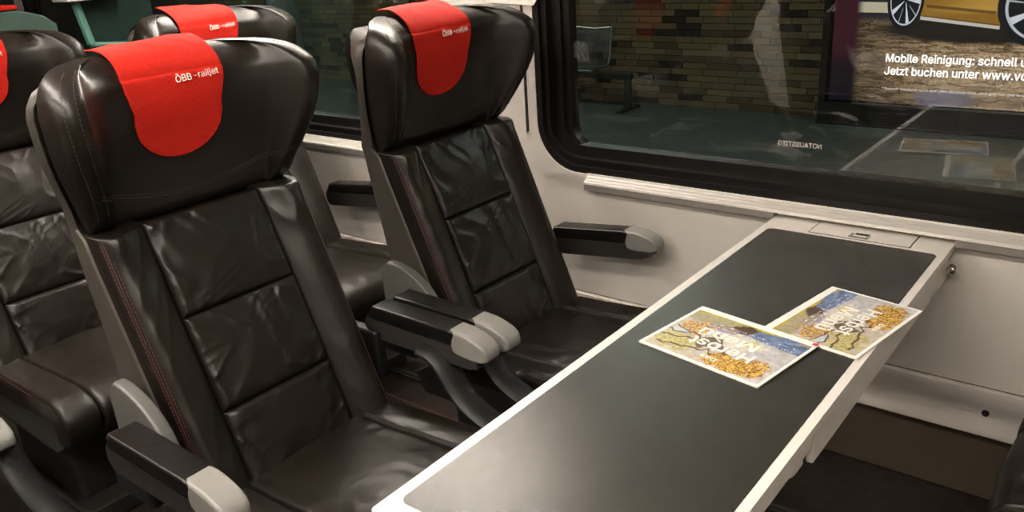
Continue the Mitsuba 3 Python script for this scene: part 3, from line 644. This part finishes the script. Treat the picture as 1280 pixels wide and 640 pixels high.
# ------------------------------------------------------------------ the station outside
PZ, BY = -.70, 10.05
put('platform_floor', box(-24, 8, 2.75, BY + .4, PZ - .3, PZ), M_PLAT); structure('platform_floor', 'dark platform floor outside the window')
put('track_bed', box(-24, 8, 2.0, 2.75, PZ - 1.1, PZ - .9), M_BLACK); structure('track_bed')
put('wall_platform', box(-24, 8, BY + .012, BY + .3, PZ, 3.6), M_MORTAR); structure('wall_platform', 'brick wall at the back of the platform')
PH = .082; named = 0; rest = []
def bricks_in(x0, x1, z0, z1, limit, named):
    out = []
    row = 0; z = z0
    while z < z1 - .01:
        x = x0 - rng.uniform(0, .3)
        while x < x1:
            L = rng.choice([.24, .34, .34, .46]); out.append((x, x + L - .008, z, z + PH - .007)); x += L
        z += PH; row += 1
    return out
BR = {}
def brick_mesh(a, b, z0, z1):
    d = rng.uniform(0, .012); ch = .004; y0 = BY - d
    v = [(a, BY + .02, z0), (b, BY + .02, z0), (b, BY + .02, z1), (a, BY + .02, z1), (a, y0 + ch, z0), (b, y0 + ch, z0), (b, y0 + ch, z1), (a, y0 + ch, z1), (a + ch, y0, z0 + ch), (b - ch, y0, z0 + ch), (b - ch, y0, z1 - ch), (a + ch, y0, z1 - ch)]
    q = [(8, 9, 10, 11), (4, 5, 9, 8), (5, 6, 10, 9), (6, 7, 11, 10), (7, 4, 8, 11), (0, 1, 5, 4), (1, 2, 6, 5), (2, 3, 7, 6), (3, 0, 4, 7)]
    f = [t for a_, b_, c_, d_ in q for t in ((a_, b_, c_), (a_, c_, d_))]
    return trimesh.Trimesh(np.array(v, float), f, process=False)
bl = bricks_in(-7.4, -3.25, PZ, .52, 300, 0)
def tone():
    return int(rng.choice(len(BRICK), p=[.24, .18, .10, .14, .12, .12, .10]))
vis = [b for b in bl if b[1] > -7.15 and b[0] < -3.3]
vis.sort(key=lambda b: -((b[0] + b[1]) / 2)); nb = 0
for b in vis:
    m = brick_mesh(*b); k = tone()
    if nb < 290: put('wall_platform__brick' + ('' if nb == 0 else '_%03d' % nb), m, BRICK[k]); nb += 1
    else: rest.append((k, m))
for b in bricks_in(-15.5, -7.4, PZ, 1.6, 0, 0) + bricks_in(-7.4, -3.25, PZ + PH * 15, 1.6, 0, 0): rest.append((tone(), brick_mesh(*b)))
for i in range(len(BRICK)):
    ms = [m for k, m in rest if k == i]
    if ms:
        k = 'wall_platform__brickwork' + ('' if i == 0 else '_%03d' % i); put(k, cat(*ms), BRICK[i]); labels[k] = {'kind': 'stuff', 'label': 'bricks further along the wall'}
# concrete column seen through the second window
col = trimesh.creation.cylinder(.27, 4.2, sections=32); col.apply_translation((-12.9, 9.7, PZ + 2.1)); put('platform_column', col, M_CONC, 30); label('platform_column', 'grey round column on the platform behind the rear seats', 'column')
# bench
def bench_seat(x0, x1, key):
    yb, yf = 9.78, 9.33; z = -.155
    prof = CubicSpline(np.arange(7), np.array([(yf, z - .02), (yf + .05, z + .01), (yf + .22, z - .012), (yf + .38, z - .005), (yb - .02, z + .05), (yb, z + .12), (yb + .06, z + .48)]))
    q = prof(np.linspace(0, 6, 40)); fr = []
    for x in (x0, x1): fr.append(tube(np.c_[np.full(40, x), q], .013, 8))
    for i in (0, -1): fr.append(tube(np.array([[x0, *q[i]], [(x0 + x1) / 2, q[i][0], q[i][1] + (-.02 if i else 0)], [x1, *q[i]]]), .014, 8))
    put(key, cat(*fr), M_STEEL, 40)
    w = []
    L = np.r_[0, np.cumsum(np.linalg.norm(np.diff(q, axis=0), axis=1))]
    for s in np.arange(.02, L[-1], .022):
        if .50 < s < .60: continue
        y, zz = np.interp(s, L, q[:, 0]), np.interp(s, L, q[:, 1]); w.append(tube([(x0, y, zz), ((x0 + x1) / 2, y + .008, zz - .008), (x1, y, zz)], .005, 5))
    for x in np.linspace(x0, x1, 14)[1:-1]:
        for a, b in ((0, 16), (26, 40)): w.append(tube(np.c_[np.full(b - a, x), q[a:b]], .004, 5))
    put(key + '__wire_panel', cat(*w), M_STEEL)
bench_seat(-6.68, -6.12, 'platform_bench__seat'); bench_seat(-7.36, -6.80, 'platform_bench__seat_001')
put('platform_bench__beam', rbox(-7.6, -5.64, 9.50, 9.58, -.30, -.22, .01), M_BENCHDARK)
put('platform_bench__leg', cat(rbox(-5.74, -5.66, 9.50, 9.58, PZ + .03, -.28, .01), rbox(-5.74, -5.66, 9.30, 9.80, PZ, PZ + .04, .01)), M_BENCHDARK)
put('platform_bench__leg_001', cat(rbox(-6.86, -6.78, 9.50, 9.58, PZ + .03, -.28, .01), rbox(-6.86, -6.78, 9.30, 9.80, PZ, PZ + .04, .01)), M_BENCHDARK)
label('platform_bench', 'steel wire bench on the platform before the brick wall, seen through the window', 'bench')
# backlit poster
PX0, PX1, QZ0, QZ1, PY = -3.19, .75, -.44, 2.1, 9.80
PW, PHH = PX1 - PX0, QZ1 - QZ0
def poster(p, n, uv):
    x, z = p.x, p.z
    g = fbm(x * 9, z * 55, 0, 4); g2 = noise(x * 70, z * 150, 0)
    c = mix((.10, .065, .035), (.52, .36, .20), smoothstep(.25, .75, .65 * g + .35 * g2))
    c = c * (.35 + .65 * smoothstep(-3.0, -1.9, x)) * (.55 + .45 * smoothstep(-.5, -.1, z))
    def ell(cx, cz, rx, rz): return dr.sqrt(dr.square((x - cx) / rx) + dr.square((z - cz) / rz))
    # strip of far ground, wall and dusk above
    c = mix(c, (.025, .025, .03), smoothstep(.50, .60, z) * .0 + smoothstep(.44, .52, z + .05 * g))
    c = mix(c, (.60, .55, .38), dr.select((dr.abs(z - .585 + .02 * (x + 2.9)) < .055) & (x < -2.62), .9, 0.0))
    # shadow under the car
    sh = smoothstep(1.15, .75, ell(-1.7, .36 - .0, 1.15, .16) + .1 * g); c = mix(c, (.02, .016, .012), sh)
    # body
    body = smoothstep(.01, -.01, .50 - .12 * (x + 2.3) - z) * dr.select((x > -2.5) & (x < .6), 1.0, 0.0)
    gold = mix((.30, .15, .02), (.85, .52, .12), smoothstep(.3, .8, noise(x * 1.2, z * 9, 2) * .5 + .5 * smoothstep(.45, 1.0, z)))
    c = mix(c, gold, body); c = mix(c, (.62, .58, .5), smoothstep(.022, .012, dr.abs(z - (.475 - .12 * (x + 2.3)))) * dr.select((x > -2.3) & (x < -1.55), 1.0, 0.0))
    c = mix(c, (.10, .045, .01), smoothstep(.02, .01, dr.abs(z - (.60 - .10 * (x + 2.3)))) * dr.select((x > -2.25) & (x < -1.6), .8, 0.0))
    for cx, cz, rx, rz, ph in ((-2.46, .66, .185, .32, .3), (-1.16, .60, .44, .42, .7)):
        d = ell(cx, cz, rx, rz); c = mix(c, (.012, .012, .014), smoothstep(1.0, .97, d))
        a = dr.atan2((z - cz) / rz, (x - cx) / rx); spoke = smoothstep(.78, .90, dr.cos(a * 5 + ph)) * smoothstep(.80, .76, d) * smoothstep(.06, .10, d)
        spoke2 = smoothstep(.90, .97, dr.cos(a * 10 + ph * 2)) * smoothstep(.80, .76, d) * smoothstep(.25, .3, d) * .5
        c = mix(c, (.72, .76, .80), dr.minimum(1.0, spoke + spoke2)); c = mix(c, (.55, .60, .64), smoothstep(.04, .02, dr.abs(d - .80)))
    c = mix(c, (.06, .10, .22), smoothstep(1.0, .6, ell(-2.0, -.36, .35, .12)) * .5)
    c = mix(c, mix((.006, .004, .008), (.042, .010, .016), smoothstep(-.15, .25, z)), smoothstep(-2.86, -2.96, x))
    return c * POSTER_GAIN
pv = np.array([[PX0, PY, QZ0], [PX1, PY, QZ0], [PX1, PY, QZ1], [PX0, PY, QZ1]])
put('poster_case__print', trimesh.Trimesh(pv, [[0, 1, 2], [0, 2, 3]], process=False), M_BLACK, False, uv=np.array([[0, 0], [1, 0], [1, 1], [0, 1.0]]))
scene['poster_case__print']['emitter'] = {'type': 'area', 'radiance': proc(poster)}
labels['poster_case__print'] = {'label': 'backlit advertisement showing a gold car on a dirt ground'}
def plate(x0, x1, z0, z1, hole, y0, y1): return ex_xz(sg.box(x0, z0, x1, z1).difference(sg.box(*hole)), y0, y1)
put('poster_case__frame', plate(PX0 - .09, PX1 + .34, PZ + .02, QZ1 + .3, (PX0 - .02, QZ0 - .02, PX1 + .02, QZ1 + .02), PY - .09, PY + .16), M_PLASTIC)
put('poster_case__edge_strip', cat(box(PX0 + .27, PX1 + .02, PY - .03, PY - .02, QZ0 - .022, QZ0 - .008)), M_ALU)
put('poster_case__back', box(PX0 - .06, PX1 + .3, PY + .06, PY + .14, PZ + .05, QZ1 + .25), M_BLACK)
put('poster_case__foot', rbox(PX0 - .10, PX1 + .36, PY - .12, PY + .18, PZ, PZ + .03, .01), M_BLACK)
def letters(text, h, x, z, bold, width=None):
    t = text_on(text, h, .004, bold); v = t.vertices; s = 1.0 if width is None else width / v[:, 0].max()
    return trimesh.Trimesh(np.c_[x + v[:, 0] * s, PY - .004 - v[:, 2], z + v[:, 1]], t.faces, process=False)
lt = (letters('Mobile Reinigung: schnell u', .083, -2.61, .012, True, 1.345), letters('Jetzt buchen unter www.vo', .083, -2.61, -.125, True, 1.37))
for i in (0, 1):
    k = 'poster_case__lettering' + ('' if i == 0 else '_001'); put(k, lt[i], M_BLACK); scene[k]['emitter'] = {'type': 'area', 'radiance': rgb(.55, .53, .48)}
labels['poster_case__lettering'] = {'label': 'upper line of white advertising text'}; labels['poster_case__lettering_001'] = {'label': 'lower line of white advertising text'}
fn = letters('*Rabatt bezieht sich auf den Bruttopreis und gilt für die ersten', .026, -2.62, -.290, False, 1.45)
put('poster_case__small_print', fn, M_BLACK); scene['poster_case__small_print']['emitter'] = {'type': 'area', 'radiance': rgb(.26, .24, .21)}
label('poster_case', 'large backlit advertising case on the platform with a car poster', 'poster')
put('platform_ceiling', box(-24, 8, 2.0, BY + .4, 3.51, 3.7), M_CONC); structure('platform_ceiling')
for i, x in enumerate((-14.0, -9.0, -4.0, 1.0)):
    k = num('platform_light'); d = np.array([[x - .9, 6.4, 3.38], [x - .9, 6.65, 3.38], [x + .9, 6.65, 3.38], [x + .9, 6.4, 3.38]])
    put(k + '__housing', box(x - .95, x + .95, 6.35, 6.70, 3.385, 3.49), M_CONC)
    put(k + '__diffuser', trimesh.Trimesh(d, [[0, 1, 2], [0, 2, 3]], process=False), M_PAPER); scene[k + '__diffuser']['emitter'] = {'type': 'area', 'radiance': rgb(*LAMP_STATION)}
    label(k, 'cool strip light under the platform roof', 'light', 'platform strip lights')
